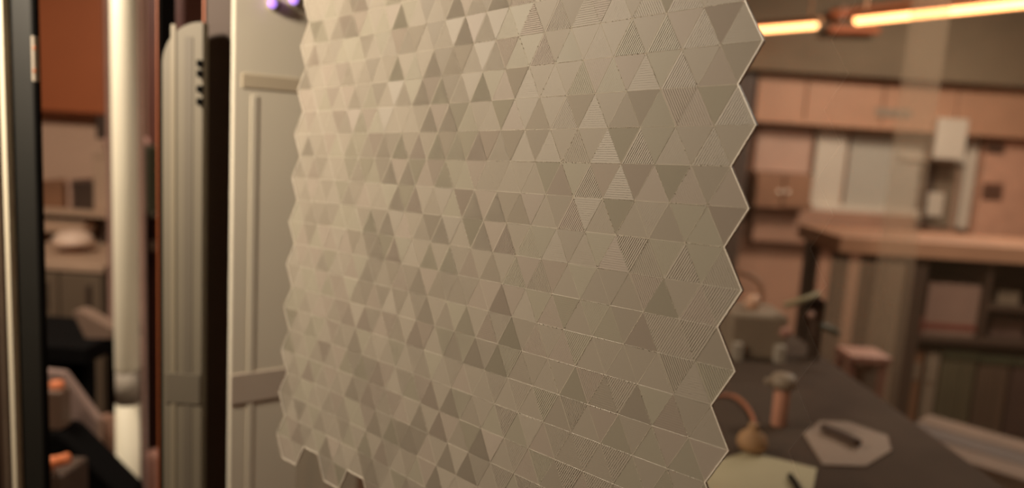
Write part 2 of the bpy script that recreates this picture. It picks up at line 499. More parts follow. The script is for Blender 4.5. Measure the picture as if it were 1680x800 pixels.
box('profile', (a2, 1.15, 0), (b2, 1.165, ZC), m_bronze, e2, .002)
box('groove_strip', (b2 - .005, 1.146, 0), (b2 - .002, 1.151, ZC), m_steel, e2, .0005)

# pale round post with a grey collar
pc = onY(207, 400, 2.0); r_ = onY(226, 400, 2.0).x - pc.x
e = empty('support_post', (pc.x, 2.0, 0), 'cream round support post with a grey collar', 'post')
zc0, zc1 = onY(212, 661, 2.0).z, onY(212, 606, 2.0).z
lathe('shaft', [(r_, 0), (r_, zc0)], (pc.x, 2, 0), m_cream, e)
lathe('collar', [(r_ * .97, zc0), (r_ * .97, zc1)], (pc.x, 2, 0), m_grey, e)
lathe('shaft', [(r_, zc1), (r_ * 1.02, zc1 + .004), (r_ * 1.02, ZC)], (pc.x, 2, 0), m_cream, e)
# thin pinkish tubes either side of it
for (px, Yt, lab) in ((183, 2.5, 'thin pinkish steel tube left of the cream post'), (234, 2.5, 'thin pinkish steel tube right of the cream post')):
    p = onY(px, 480, Yt); rr = onY(px + 5, 480, Yt).x - p.x
    lt = lathe('steel_tube', [(rr * 1.6, 0), (rr * 1.6, .01), (rr, .012), (rr, ZC - .01), (rr * 1.6, ZC - .008), (rr * 1.6, ZC)], (p.x, Yt, 0), mat('pink_steel', (150, 118, 104), .4, .1, 8, 0, .3))
    tag(lt, lab, 'tube')
# rounded frosted cover panel and dark post
Yc = 1.12
def P(px, py, Y): return onY(px, py, Y)
xa, xb = P(267, 400, Yc).x, P(331, 400, Yc).x
zt, zs = P(331, 36, Yc).z, P(267, 105, Yc).z
arc = [(xa + (xb - xa) * (1 - math.cos(t)), zs + (zt - zs) * math.sin(t)) for t in [math.pi / 2 * i / 14 for i in range(15)]]
m_frost = mat('frosted_cover', (126, 118, 102), .6, .05, 4)
e = empty('cover_panel', ((xa + xb) / 2, Yc, 0), 'grey beige cover panel with a rounded top corner', 'panel')
prism('panel', [(xa, Yc, 0)] + [(x, Yc, z) for x, z in arc] + [(xb, Yc, 0)], .02, m_frost, e)
xr0, xr1 = P(281, 400, Yc).x, P(289, 400, Yc).x
box('raised_strip', (xr0, Yc - .002, 0), (xr1, Yc + .002, P(285, 40, Yc).z), mat('frosted_highlight', (146, 136, 116), .5, .03, 4), e, .001)  # paler strip painted as the panel's vertical highlight line
xr0, xr1 = P(302, 400, Yc).x, P(316, 400, Yc).x
box('dark_stripe', (xr0, Yc - .001, 0), (xr1, Yc + .004, P(309, 60, Yc).z), mat('frosted_dark_stripe', (112, 104, 91), .6, .05, 4), e, .0005)  # stripe in a darker tone, standing just proud of the panel
box('band', (xa + .004, Yc - .0026, P(300, 661, Yc).z), (xb - .001, Yc + .002, P(300, 612, Yc).z), mat('cover_band', (112, 104, 90), .6, .05, 6), e, .0005)
p = P(331, 135, Yc)
for dz in (-.028, -.01, .012, .026):
    box('catch', (p.x - .004, Yc - .010, p.z + dz - .005), (p.x + .003, Yc - .0005, p.z + dz + .005), m_black, e, .001)
e, a, b = post('corner_post', 332, 384, 1.165, .022, m_bronze, 'dark bronze corner post beside the pale backdrop', 'post')
box('gasket', (b - .004, 1.162, 0), (b, 1.167, ZC), m_black, e, .0005)
box('gasket', (a, 1.162, 0), (a + .003, 1.167, ZC), m_copper, e, .0005)
e, a, b = post('dark_jamb', 258, 266, 1.20, .05, m_black, 'narrow black jamb with an orange line, beside the cover panel', 'post')
box('copper_line', (a + .001, 1.197, 0), (a + .0028, 1.201, ZC), m_copper, e, .0003)
bb = P(259, 655 - 40, 1.18)

# pale backdrop panel behind the left edge of the film
A0, A1 = P(380, 400, 1.125), P(600, 400, 1.26)
d = Vector((A1.x - A0.x, A1.y - A0.y, 0)); L = d.length; ang = math.atan2(d.y, d.x)
e = empty('backdrop_panel', (A0.x, A0.y, 0), 'pale beige backdrop panel with a grey band, behind the film edge', 'panel', None, ang)
def local_box(name, lo, hi, m, parent, bev=.002):
    bm = bmesh.new(); add_box(bm, lo, hi, min(bev, .3 * min(hi[i] - lo[i] for i in range(3)))); return link(name, bm_mesh(name, bm), m, parent)
m_backdrop = mat('backdrop_beige', (230, 222, 202), .6, .04, 3)
local_box('board', (0, 0, 0), (L, .012, ZC), m_backdrop, e)
zb0, zb1 = P(378, 664, A0.y).z, P(378, 615, A0.y).z
local_box('band', (.0005, -.002, zb0), (L, .002, zb1), mat('backdrop_band', (198, 184, 168), .7, .04, 8), e, .0008)
zb0, zb1 = P(378, 142, A0.y).z, P(378, 118, A0.y).z
local_box('rail', (.012, -.0015, zb0), (L, .002, zb1), mat('backdrop_rail', (206, 192, 166), .6, .04, 4), e, .0008)
local_box('stile', (.026, -.0012, zb0 - 1.3), (.036, .002, zb0 - .01), m_backdrop, e, .0008)
# purple indicator lamps on the backdrop
m_purple = emit('purple_led', (.42, .22, .85), 1.6)
for px, py, lab in ((447, 6, 'small glowing purple indicator lamp midway between corner post and film'), (482, 0, 'small glowing purple indicator lamp close to the film edge')):
    q = P(px, py, A0.y + (px - 378) / 222 * .13 - .014)
    lp = empty('indicator_lamp', q, lab, 'lamp', 'purple indicator lamps')
    lathe('lens', [(.0005, -.0085), (.005, -.006), (.007, 0), (.005, .004)], q, m_purple, lp, 16, (-math.pi / 2, 0, 0))
    lathe('bezel', [(.0095, -.001), (.0095, .012), (.004, .013)], q, m_grey, lp, 16, (-math.pi / 2, 0, 0))

# ------------------------------------------------------------------ lamps: LED strips
m_led = emit('led_amber', (1.0, .50, .20), 5.0)
m_chan = mat('led_channel', (170, 120, 84), .4, .08, 6)
def led_strip(p0, p1, n, label, light=1.0):
    p0, p1 = Vector(p0), Vector(p1); d = p1 - p0; L = d.length
    e = empty('led_strip', p0, label, 'light strip', None, math.atan2(d.y, d.x))
    local_box('channel', (-.02, -.03, .012), (L + .02, .03, .05), m_chan, e, .004)
    local_box('hanger', (.05, -.006, .045), (.062, .006, ZC - p0.z), m_chan, e, .001)
    local_box('hanger', (L - .062, -.006, .045), (L - .05, .006, ZC - p0.z), m_chan, e, .001)
    bm = bmesh.new()
    for i in range(n):
        x = L * (i + .5) / n; r = .38 * L / n
        for s in range(1):
            ico = bmesh.ops.create_icosphere(bm, subdivisions=1, radius=1)
            for v in ico['verts']: v.co = Vector((x + v.co.x * r, v.co.y * .034, .004 + v.co.z * .03))
    o = link('diode_row', bm_mesh('diode_row', bm), m_led, e); tag(o, 'row of glowing amber diodes', kind='stuff')
    return e
ZS = 2.30
led_strip(onZ(1180, 54, ZS), onZ(1341, 41, ZS), 34, 'short amber LED light strip ending beside the long strip')
led_strip(onZ(1404, 34, ZS), onZ(1720, 1, ZS), 64, 'long amber LED light strip above the window')
q0 = onZ(58, 17, ZS)
led_strip(onZ(56, 17, ZS), onZ(150, -18, ZS), 30, 'amber LED light strip above the copper cupboard')

# ------------------------------------------------------------------ right-hand background
# beam across the back
zlo = P(1450, 128, 5.6).z
st(box('trim_1', (P(1205, 60, 5.6).x, 5.6, zlo), (XR - .01, 5.98, ZC - .002), mat('beam_paint', (112, 94, 72), .8, .08, 3), bev=.01))
cr = empty('led_reflection_pipe', onY(1365, 22, 5.45), 'copper conduit rail fixed above the long light strip', 'rail')  # pipe added in orange brown to imitate the light strip's reflection
q0, q1 = onY(1362, 24, 5.50), onY(1720, -14, 5.50)
tube('pipe', [q0, (q0 + q1) / 2, q1], .035, m_copper, cr)
tube('pipe', [q0 + Vector((0, 0, -.10)), q0 + Vector((.2, 0, -.09)), q0 + Vector((.35, 0, -.085))], .03, m_copper, cr)
for t in (.06, .5, .9):
    q = q0.lerp(q1, t); box('clip', (q.x - .015, 5.50, q.z - .05), (q.x + .015, 5.602, q.z + .05), m_chan, cr, .003)  # clips made only for the added reflection pipe
# copper fascia boards under the beam
zf0, zf1 = P(1450, 206, 5.75).z, zlo
fa_ = empty('fascia', (P(1450, 165, 5.75).x, 5.75, zf0), 'orange brown timber fascia under the beam', 'fascia')
xs = [P(x, 165, 5.75).x for x in (1240, 1322, 1450, 1572, 1700, 1830)]
m_fas = mat('orange_timber', (178, 132, 102), .6, .07, 4)
for i in range(5):
    box('board', (xs[i] + .004, 5.75, zf0), (xs[i + 1] - .004, 5.99, zf1), m_fas, fa_, .006)
box('lower_lip', (xs[0], 5.735, zf0 - .03), (xs[5], 5.99, zf0 + .004), m_fas, fa_, .004)
box('label_plate', (P(1437, 183, 5.74).x, 5.742, P(1465, 192, 5.74).z), (P(1498, 183, 5.74).x, 5.752, P(1465, 178, 5.74).z), m_greybox, fa_, .002)
# dark pipe chase next to the film
tag(pxbox('pipe_chase', 1180, 60, 1230, 420, 5.70, .25, m_darkwood, z0=0.0, z1=zlo + .2), 'dark timber pipe casing rising to the beam', 'casing')
# pin board and brown cupboard left of the window
tag(pxbox('pin_board', 1240, 210, 1331, 283, 5.93, .06, m_pink, bev=.005), 'blank pink beige pin board left of the window', 'board')
cb = empty('wall_cupboard', onY(1284, 345, 5.7), 'brown wall cupboard below the pin board', 'cupboard')
pxbox('body', 1238, 285, 1331, 343, 5.7, .29, m_wood, cb, .005)
for (x0, x1) in ((1241, 1283), (1286, 1328)):
    dd = pxbox('door', x0, 289, x1, 340, 5.68, .02, m_wood, cb, .003)
    xk = P(x1 - 5 if x0 == 1241 else x0 + 5, 315, 5.68)
    kb = box('knob', (xk.x - .012, 5.665, xk.z - .012), (xk.x + .012, 5.69, xk.z + .012), m_steel, dd, .005)
# window
WY = 5.93
win = empty('window_1', onY(1465, 372, WY), 'white painted window with two sashes and a dark gap', 'window'); win['kind'] = 'structure'
wz0, wz1 = P(1465, 368, WY).z, P(1465, 214, WY).z
wx = [P(x, 290, WY).x for x in (1334, 1384, 1392, 1512, 1540, 1574, 1582, 1600)]
box('casing', (wx[0], WY, wz0), (wx[1], WY + .069, wz1), m_white, win, .006)
box('casing', (wx[6], WY, wz0), (wx[7], WY + .069, wz1), m_white, win, .006)
box('head', (wx[0], WY - .01, wz1 - .02), (wx[7], WY + .069, wz1 + .03), m_white, win, .006)
zs_ = P(1420, 345, WY).z
box('sill', (wx[0], WY - .05, zs_ - .035), (wx[3], WY + .069, zs_ + .03), m_white, win, .008)
m_pane = mat('window_glass', (184, 174, 158), .08, .06, 1.5)
box('pane', (wx[2], WY + .03, zs_ + .03), (wx[3], WY + .06, wz1 - .02), m_pane, win, .001)
zq = P(1530, 265, WY).z
box('pane', (wx[3] + .12, WY + .035, wz0), (wx[5], WY + .065, zq), mat('lower_glass', (128, 112, 94), .1, .06, 2), win, .001)
box('transom', (wx[3] - .18, WY - .005, zq), (wx[6], WY + .069, zq + .05), m_white, win, .004)
box('pane', (wx[3], WY + .03, zq + .05), (wx[5], WY + .06, wz1 - .02), m_pane, win, .001)
box('mullion', (wx[3], WY + .01, wz0), (wx[3] + .12, WY + .069, zq), m_darkwood, win, .004)
box('latch', (wx[3] + .07, WY - .02, wz0 + .08), (wx[3] + .19, WY + .02, wz0 + .27), m_white, win, .02)
# raised white blind box
tag(pxbox('roller_blind', 1536, 194, 1587, 262, 5.68, .05, m_white, bev=.012), 'short white roller blind hanging at the right of the window', 'blind')
# wainscot under the window
tag(pxbox('wall_panelling', 1236, 346, 1500, 403, 5.86, .12, mat('panelling', (164, 122, 98), .7, .12, 4), bev=.006), 'pinkish brown timber panelling below the cupboard and window', 'panelling')
tag(pxbox('brick_panel', 1606, 228, 1720, 420, 5.88, .11, m_brick, bev=.006), 'reddish wall panel right of the window', 'panel')
for (x0, y0, x1, y1, lab) in ((1612, 300, 1646, 328, 'small dark vent grille midway up the reddish panel'), (1598, 386, 1632, 416, 'small dark vent grille at the foot of the reddish panel'), (1618, 232, 1650, 252, 'small faint vent grille at the top of the reddish panel')):
    q = onY((x0 + x1) / 2, y1, 5.87); g = empty('vent_grille', q, lab, 'vent')
    pxbox('frame', x0, y0, x1, y1, 5.868, .012, mat('vent_brown', (126, 82, 62), .6, .1, 8), g, .003)
    for i in range(3):
        yy = y0 + (y1 - y0) * (i + .7) / 3.6
        pxbox('slat', x0 + 4, yy, x1 - 4, yy + 3.4, 5.858, .012, m_darkwood, g, .001)
# storage shelving at the right
SY = 3.4
sh = empty('shelving_unit', onY(1590, 720, SY), 'dark brown open shelving unit below the ledge', 'shelving')
sx0, sx1 = P(1478, 560, SY).x, P(1800, 560, SY).x
sh.location.z = 0; sh.location.x = sx0
ztop = P(1580, 426, SY).z
box('side', (sx0, SY, 0), (sx0 + .08, SY + .5, ztop), m_darkwood, sh)
box('side', (sx1 - .05, SY, 0), (sx1, SY + .5, ztop), m_darkwood, sh)
box('back', (sx0 + .08, SY + .47, 0), (sx1 - .05, SY + .5, ztop), mat('shelf_back', (84, 64, 52), .7, .1, 5), sh)
lg = empty('wall_ledge', ((sx0 + sx1) / 2, SY, ztop), 'long orange brown ledge board on top of the shelving unit', 'ledge')
lx0 = P(1372, 420, SY).x
box('edge', (lx0, SY - .03, ztop), (sx1, SY, ztop + .075), m_fas, lg, .004)
box('top', (lx0, SY, ztop), (sx1, SY + .5, ztop + .07), m_wood, lg, .004)
box('leg', (lx0 + .02, SY + .04, 0), (lx0 + .08, SY + .1, ztop), m_darkwood, lg, .003)
box('leg', (lx0 + .02, SY + .38, 0), (lx0 + .08, SY + .44, ztop), m_darkwood, lg, .003)
zsA = P(1580, 556, SY).z; zsB = P(1580, 716, SY).z
box('shelf', (sx0 + .08, SY, zsA - .025), (sx1 - .05, SY + .47, zsA), m_darkwood, sh)
box('shelf', (sx0 + .08, SY, zsB - .025), (sx1 - .05, SY + .47, zsB), m_darkwood, sh)
xm = P(1618, 500, SY).x; zsC = P(1640, 504, SY).z
box('divider', (xm, SY + .01, zsA), (xm + .02, SY + .47, ztop), m_darkwood, sh)
box('shelf', (xm + .02, SY + .01, zsC - .02), (sx1 - .05, SY + .47, zsC), m_darkwood, sh)
# things on the shelves
def carton(x0, y0, x1, Yc_, zb, dep, m, label, lid=None, tape=None):
    a, b = P(x0, (y0 + 540) / 2, Yc_).x, P(x1, (y0 + 540) / 2, Yc_).x
    zt_ = P((x0 + x1) / 2, y0, Yc_).z
    e = empty('storage_box', ((a + b) / 2, Yc_ + dep / 2, zb), label, 'box')
    box('body', (a, Yc_, zb), (b, Yc_ + dep, zt_), m, e, .004)
    if lid: box('lid', (a - .005, Yc_ - .005, zt_ - .03), (b + .005, Yc_ + dep + .005, zt_ + .008), lid, e, .003)
    if tape: box('stripe', (a, Yc_ - .003, zb + .03), (b, Yc_ + .001, zb + .055), tape, e, .0005)
    return e
m_red = mat('dull_red', (128, 62, 50), .6, .06, 5)
carton(1520, 466, 1606, SY + .05, zsA, .3, mat('carton_pink', (150, 118, 102), .7, .07, 6), 'pink beige carton with a red stripe on the upper shelf', None, m_red)
carton(1494, 520, 1516, SY + .06, zsA, .2, m_red, 'small dull red box left of the striped carton')
carton(1634, 478, 1670, SY + .08, zsC, .2, m_greybox, 'small grey brown box on the upper right shelf')
carton(1626, 524, 1682, SY + .08, zsA, .25, mat('dim_mauve', (112, 86, 76), .7, .1, 5), 'dim mauve box below the small grey brown box')
for (x0, x1, y0, m, lab) in ((1484, 1506, 574, m_wood, 'narrow brown board box standing at the shelf end'), (1512, 1534, 578, m_greybox, 'narrow grey file box beside the moss brown crate'), (1538, 1594, 578, mat('moss_crate', (92, 84, 62), .6, .1, 6), 'moss brown crate with a green lid on the lower shelf'), (1600, 1650, 586, mat('umber_crate', (96, 76, 60), .6, .1, 6), 'umber crate with a green lid beside the moss brown crate'), (1657, 1702, 590, mat('plum_crate', (84, 62, 54), .6, .1, 6), 'plum brown crate at the right end of the lower shelf')):
    a, b = P(x0, 650, SY + .04).x, P(x1, 650, SY + .04).x; zt_ = P((x0 + x1) / 2, y0, SY + .04).z
    e = empty('storage_crate', ((a + b) / 2, SY + .2, zsB), lab, 'crate')
    box('body', (a, SY + .04, zsB), (b, SY + .4, zt_), m, e, .005)
    if x1 - x0 > 30:
        box('lid', (a - .006, SY + .03, zt_ - .03), (b + .006, SY + .41, zt_ + .01), m_green, e, .004)
        for t in (.33, .66):
            xx = a + (b - a) * t; box('raised_strip', (xx - .012, SY + .028, zsB + .02), (xx + .012, SY + .045, zt_ - .05), m, e, .003)
    else:
        box('label_holder', (a + .012, SY + .034, zt_ - .14), (b - .012, SY + .042, zt_ - .06), m_greybox, e, .001)
# low plank rail in front of the shelving
zpl = 0.62
pl = empty('plank_bench', onZ(1580, 760, zpl), 'low brown plank bench in front of the shelving unit', 'bench')
pl.location.z = 0
pA, pB = onZ(1440, 706, zpl), onZ(1720, 792, zpl)
dv_ = Vector((pB.x - pA.x, pB.y - pA.y, 0)); LL = dv_.length; dv_.normalize(); nv = Vector((-dv_.y, dv_.x, 0))
def obox(name, o, du, dn, lo, hi, m, parent, bev=.004):
    bm = bmesh.new(); add_box(bm, lo, hi, min(bev, .3 * min(hi[i] - lo[i] for i in range(3))))
    M = Matrix((du, dn, Vector((0, 0, 1)))).transposed().to_4x4(); M.translation = o - Vector(parent.location)
    bm.transform(M); return link(name, bm_mesh(name, bm), m, parent)
o0 = Vector((pA.x, pA.y, 0))
m_plank = mat('dull_plank', (108, 84, 66), .7, .15, 6)
for i, mm in enumerate((m_plank, m_darkwood, m_plank)):
    obox('plank', o0, dv_, nv, (.05, -.03 + i * .125, zpl - .03), (LL + .3, .085 + i * .125, zpl), mm, pl)
for x in (0.07, LL - .05):
    for y in (0, .25): obox('leg', o0, dv_, nv, (x, y, 0), (x + .05, y + .05, zpl - .03), m_darkwood, pl)

# workbench seen through the glass, lower middle right
ZBN = 0.92
wb = empty('workbench', (0.72, 1.9, 0), 'grey brown workbench covered with clutter behind the glass', 'workbench')
bx0, bx1, by0, by1 = 0.45, 0.93, 1.12, 2.40
m_bench = mat('bench_top', (72, 58, 48), .85, .2, 7)
m_bench.node_tree.nodes['Principled BSDF'].inputs['Specular IOR Level'].default_value = .15
box('worktop', (bx0, by0, ZBN - .04), (bx1, by1, ZBN), m_bench, wb, .006)
box('apron', (bx0 + .05, by0 + .04, ZBN - .14), (bx1 - .05, by1 - .04, ZBN - .04), m_darkwood, wb)
for x in (bx0 + .04, bx1 - .1):
    for y in (by0 + .04, by1 - .1): box('leg', (x, y, 0), (x + .06, y + .06, ZBN - .04), m_darkwood, wb)
# sheets lying at the near end
def sheet(name, pts, z, th, m, label, cat):
    q = [onZ(x, y, z) for x, y in pts]
    bm = bmesh.new(); off = Vector((q[0].x, q[0].y, z))
    a = [bm.verts.new(p - off) for p in q]; b = [bm.verts.new(p - off + Vector((0, 0, th))) for p in q]
    bm.faces.new(a); bm.faces.new(b[::-1])
    for k in range(len(a)): bm.faces.new((a[k], b[k], b[(k + 1) % len(a)], a[(k + 1) % len(a)]))
    o = link(name, bm_mesh(name, bm), m); o.location = off
    return tag(o, label, cat)
m_paper = mat('pale_olive_sheet', (184, 172, 138), .7, .06, 8)
sheet('drawing_sheet', ((1160, 762), (1226, 742), (1340, 770), (1330, 822), (1140, 830)), ZBN + .0005, .003, m_paper, 'pale olive sheet lying on the near end of the workbench', 'sheet')
sheet('cutting_mat', ((1318, 712), (1346, 692), (1392, 694), (1456, 716), (1462, 740), (1420, 766), (1350, 764)), ZBN + .0005, .003, mat('pale_rose', (146, 124, 106), .7, .1, 6), 'pale rose sheet lying on the workbench right of the olive sheet', 'sheet')
p = onZ(1302, 786, ZBN + .01)
tube('marker_pen', [onZ(1296, 780, ZBN + .010), onZ(1303, 790, ZBN + .010), onZ(1312, 806, ZBN + .010)], .0055, m_black)
tag(bpy.data.objects['marker_pen'], 'black marker pen lying across the olive sheet', 'pen')
p0 = onZ(1350, 700, ZBN + .016)
tube('scraper', [onZ(1350, 700, ZBN + .014), onZ(1380, 712, ZBN + .014), onZ(1408, 726, ZBN + .014)], .009, m_darkwood)
tag(bpy.data.objects['scraper'], 'dark stick lying on the pale rose sheet', 'stick')
# jar with lid
p = onZ(1277, 698, ZBN); r_ = .0165
hj = onY(1277, 634, p.y).z - ZBN
e = empty('jar', (p.x, p.y, ZBN), 'pinkish jar with a wide grey lid on the workbench', 'jar')
lathe('body', [(r_ * .9, 0), (r_, .004), (r_, hj * .9), (r_ * .85, hj)], (p.x, p.y, ZBN), mat('jar_pink', (196, 138, 112), .4, .06, 10), e)
lathe('lid', [(r_ * 1.5, hj), (r_ * 1.7, hj + .006), (r_ * 1.7, hj + .018), (r_ * 1.2, hj + .028)], (p.x, p.y, ZBN), m_greybox, e)
box('spout', (p.x - r_ * 2.4, p.y - .008, ZBN + hj + .004), (p.x - r_ * 1.2, p.y + .008, ZBN + hj + .016), m_greybox, e, .003)
# brown round pouch
p = onZ(1232, 742, ZBN)
lathe('pouch', [(.014, 0), (.026, .006), (.030, .018), (.025, .032), (.012, .042), (.008, .050), (.011, .054)], (p.x, p.y, ZBN + .004), mat('tan_pouch', (168, 128, 88), .7, .12, 20))
tag(bpy.data.objects['pouch'], 'tan round pouch standing beside the olive sheet', 'pouch')
# grey apparatus
p = onZ(1240, 590, ZBN)
e = empty('apparatus', (p.x, p.y, ZBN), 'grey bench apparatus with a pale knob and a bent lamp arm', 'apparatus')
y_ = p.y
za = onY(1240, 515, y_).z; x0_, x1_ = onY(1196, 555, y_).x, onY(1292, 555, y_).x
box('body', (x0_, y_, ZBN), (x1_, y_ + .16, za), m_greybox, e, .012)
box('foot', (x0_ + .01, y_ - .03, ZBN), (x0_ + .035, y_ + .001, ZBN + .05), m_grey, e, .003)
box('foot', (x1_ - .035, y_ - .03, ZBN), (x1_ - .01, y_ + .001, ZBN + .05), m_grey, e, .003)
k = onY(1246, 494, y_); lathe('knob', [(.012, za), (.02, za + .008), (.022, za + .03), (.014, za + .042)], (k.x, y_ + .06, 0), mat('knob_peach', (214, 168, 138), .5, .05, 8), e)
k = onY(1290, 546, y_ - .01); lathe('dial', [(.014, 0), (.016, .006), (.012, .016)], (k.x, y_ + .002, k.z), mat('dial_rose', (170, 120, 104), .5, .05, 8), e, 16, (math.pi / 2, 0, 0))
tube('arm', [onY(1196, 446, y_ + .1), onY(1222, 448, y_ + .1), onY(1244, 462, y_ + .09), onY(1250, 480, y_ + .08), onY(1248, 496, y_ + .07)], .008, m_wood, e)
tube('arm', [onY(1196, 446, y_ + .1), onY(1188, 470, y_ + .1), onY(1186, 520, y_ + .1)], .008, m_wood, e)
# orange cable
tube('cable', [onZ(1176, 648, ZBN + .006), onZ(1205, 650, ZBN + .006), onZ(1226, 668, ZBN + .006), onZ(1237, 690, ZBN + .006), onZ(1240, 712, ZBN + .006)], .0045, mat('cable_orange', (168, 104, 74), .5, .06, 8))
tag(bpy.data.objects['cable'], 'orange cable curving across the workbench beside the jar', 'cable')
# dark clamp with green handle and the rod above it
p = onZ(1352, 590, ZBN)
e = empty('bench_clamp', (p.x, p.y, ZBN), 'dark bench clamp with a green handle on the workbench', 'clamp')
y_ = p.y
pxbox('column', 1336, 494, 1352, 560, y_, .03, m_darkwood, e, .004, z0=ZBN)
pxbox('jaw', 1326, 492, 1354, 508, y_ - .02, .05, m_black, e, .004)
tube('handle', [onY(1346, 534, y_ - .02), onY(1362, 540, y_ - .02), onY(1376, 548, y_ - .02)], .009, m_green, e)
k = onY(1329, 515, y_ - .02); lathe('screw_head', [(.007, 0), (.010, .006), (.007, .014)], (k.x, y_ - .02, k.z), mat('screw_pink', (190, 148, 130), .4, .05, 8), e, 12, (math.pi / 2, 0, 0))
tube('rod', [onY(1287, 501, y_ - .03), onY(1316, 492, y_ - .03), onY(1344, 482, y_ - .01)], .0085, mat('olive_rod', (150, 138, 104), .5, .05, 10), e)
# stool with a rosy frame
s_y = 2.52
e = empty('stool', onY(1420, 740, s_y), 'rosy framed stool beyond the workbench', 'stool'); e.location.z = 0
sx_ = [onY(x, 650, s_y).x for x in (1386, 1398, 1440, 1456)]
zt_ = onY(1420, 584, s_y).z
e.location.x = (sx_[0] + sx_[3]) / 2
m_rose = mat('rose_frame', (160, 116, 98), .5, .06, 6)
box('seat', (sx_[0], s_y, zt_ - .03), (sx_[3], s_y + .13, zt_), m_rose, e, .006)
for x in (sx_[0] + .002, sx_[2]):
    for y in (s_y + .005, s_y + .09): box('leg', (x, y, 0), (x + .024, y + .03, zt_ - .03), m_rose, e, .003)
box('panel', (sx_[0] + .025, s_y + .02, zt_ - .32), (sx_[2], s_y + .03, zt_ - .04), m_grey, e, .002)
box('stretcher', (sx_[0] + .02, s_y + .01, .2), (sx_[2], s_y + .03, .225), m_rose, e, .003)
# tall hazy sheets added beyond the glass to imitate a white post's reflection
def haze_sheet(name, x0, x1, ytop, Y, haze, label, py=400):
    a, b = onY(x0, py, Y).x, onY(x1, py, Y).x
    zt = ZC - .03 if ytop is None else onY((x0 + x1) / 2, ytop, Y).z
    e = empty(name, ((a + b) / 2, Y, 0), label, 'acrylic sheet')  # added hazy sheet, stand-in for a white post's reflection
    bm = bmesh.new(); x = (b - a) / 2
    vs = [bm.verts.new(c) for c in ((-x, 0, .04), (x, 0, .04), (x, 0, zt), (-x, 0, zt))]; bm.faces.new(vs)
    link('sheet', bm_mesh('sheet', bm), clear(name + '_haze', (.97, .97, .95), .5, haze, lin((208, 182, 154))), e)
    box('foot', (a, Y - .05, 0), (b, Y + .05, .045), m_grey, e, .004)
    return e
haze_sheet('reflection_strip', 1443, 1506, None, 3.12, .30, 'tall narrow hazy acrylic strip rising past the window')  # added strip imitating the reflected white post
haze_sheet('haze_screen', 1352, 1474, 428, 2.95, .42, 'broad hazy acrylic screen below the window', 520)  # added screen continuing the imitated reflection

# ------------------------------------------------------------------ left-hand background, between the stiles
PY = 3.7
px1_ = P(300, 300, PY).x
st(box('wall_partition', (XL, PY, 0), (px1_, PY + .1, ZC - .001), mat('partition_paint', (204, 168, 142), .8, .05, 3), bev=0))
cu = empty('copper_cupboard', onY(115, 187, 3.60), 'large copper coloured cupboard hung high on the partition', 'cupboard')
zc_ = P(115, 187, 3.60).z
xa_, xb_ = P(-60, 100, 3.60).x, P(176, 100, 3.60).x
box('body', (xa_, 3.60, zc_), (xb_, PY - .002, 2.25), m_copper, cu, .008)
box('door', (xa_ + .01, 3.588, zc_ + .01), (xb_ - .01, 3.602, 2.24), m_copper, cu, .004)
tag(pxbox('wall_bracket', 157, 190, 176, 228, 3.58, .118, m_darkwood), 'dark reddish bracket below the right end of the copper cupboard', 'bracket')
# shelf board with boxes
ls = empty('wall_shelf', onY(110, 345, 3.4), 'pale wall shelf below the copper cupboard', 'shelf')
zsh = P(120, 344, 3.4).z
xl_, xr_ = P(-40, 330, 3.4).x, P(176, 330, 3.4).x
box('board', (xl_, 3.4, zsh - .03), (xr_, PY - .002, zsh), m_shelf, ls, .003)
box('board', (xl_, 3.42, P(120, 378, 3.42).z - .015), (xr_ - .12, PY - .002, P(120, 364, 3.42).z), m_shelf, ls, .003)
for x in (80, 165): pxbox('bracket', x, 352, x + 6, 400, 3.5, .19, m_darkwood, ls, .002)
for (x0, x1, y0, lab, m) in ((58, 104, 298, 'dim brown box at the left on the pale shelf', m_wood), (110, 117, 296, 'thin pink book upright between the boxes', m_pink), (120, 152, 300, 'dark brown box on the pale shelf', m_darkwood), (153, 176, 250, 'tall pale grey box at the right end of the shelf', m_shelf)):
    a, b = P(x0, 320, 3.44).x, P(x1, 320, 3.44).x; zt_ = P(x0, y0, 3.44).z
    e = empty('shelf_box' if x1 - x0 > 10 else 'book', ((a + b) / 2, 3.5, zsh), lab, 'box' if x1 - x0 > 10 else 'book')
    box('body', (a, 3.44, zsh), (b, 3.62, zt_), m, e, .004)
    box('lid' if x1 - x0 > 10 else 'cover', (a - .001, 3.436, zt_ - .02), (b + .001, 3.624, zt_ + .004), m, e, .002)
# side table with lamp
ct = empty('base_cabinet', onY(120, 560, 3.0), 'grey brown base cabinet under the pale shelf', 'cabinet'); ct.location.z = 0
zct = P(120, 432, 3.0).z
xl_, xr_ = P(-40, 480, 3.0).x, P(172, 480, 3.0).x
m_cab = mat('cabinet_umber', (108, 90, 72), .6, .06, 4)
box('body', (xl_, 3.0, 0.06), (xr_, PY - .01, zct - .03), m_cab, ct, .004)
box('plinth', (xl_ + .02, 3.04, 0), (xr_ - .02, PY - .02, .06), m_black, ct, .002)
box('top', (xl_ - .005, 2.985, zct - .03), (xr_ + .005, PY - .005, zct), m_shelf, ct, .004)
xd = [xl_ + (xr_ - xl_) * i / 3 for i in range(4)]
for i in range(3):
    dd = box('door', (xd[i] + .006, 2.985, .08), (xd[i + 1] - .006, 3.002, zct - .04), m_cab, ct, .003)
    box('handle', (xd[i + 1] - .06, 2.965, zct - .18), (xd[i + 1] - .045, 2.987, zct - .08), m_darkwood, dd, .003)
p = onY(110, 428, 3.2); 
e = empty('glass_dome', (p.x, 3.25, zct), 'small pale dome on the base cabinet', 'dome')
lathe('base', [(.05, 0), (.05, .012), (.012, .02), (.012, .05)], (p.x, 3.25, zct), m_wood, e)
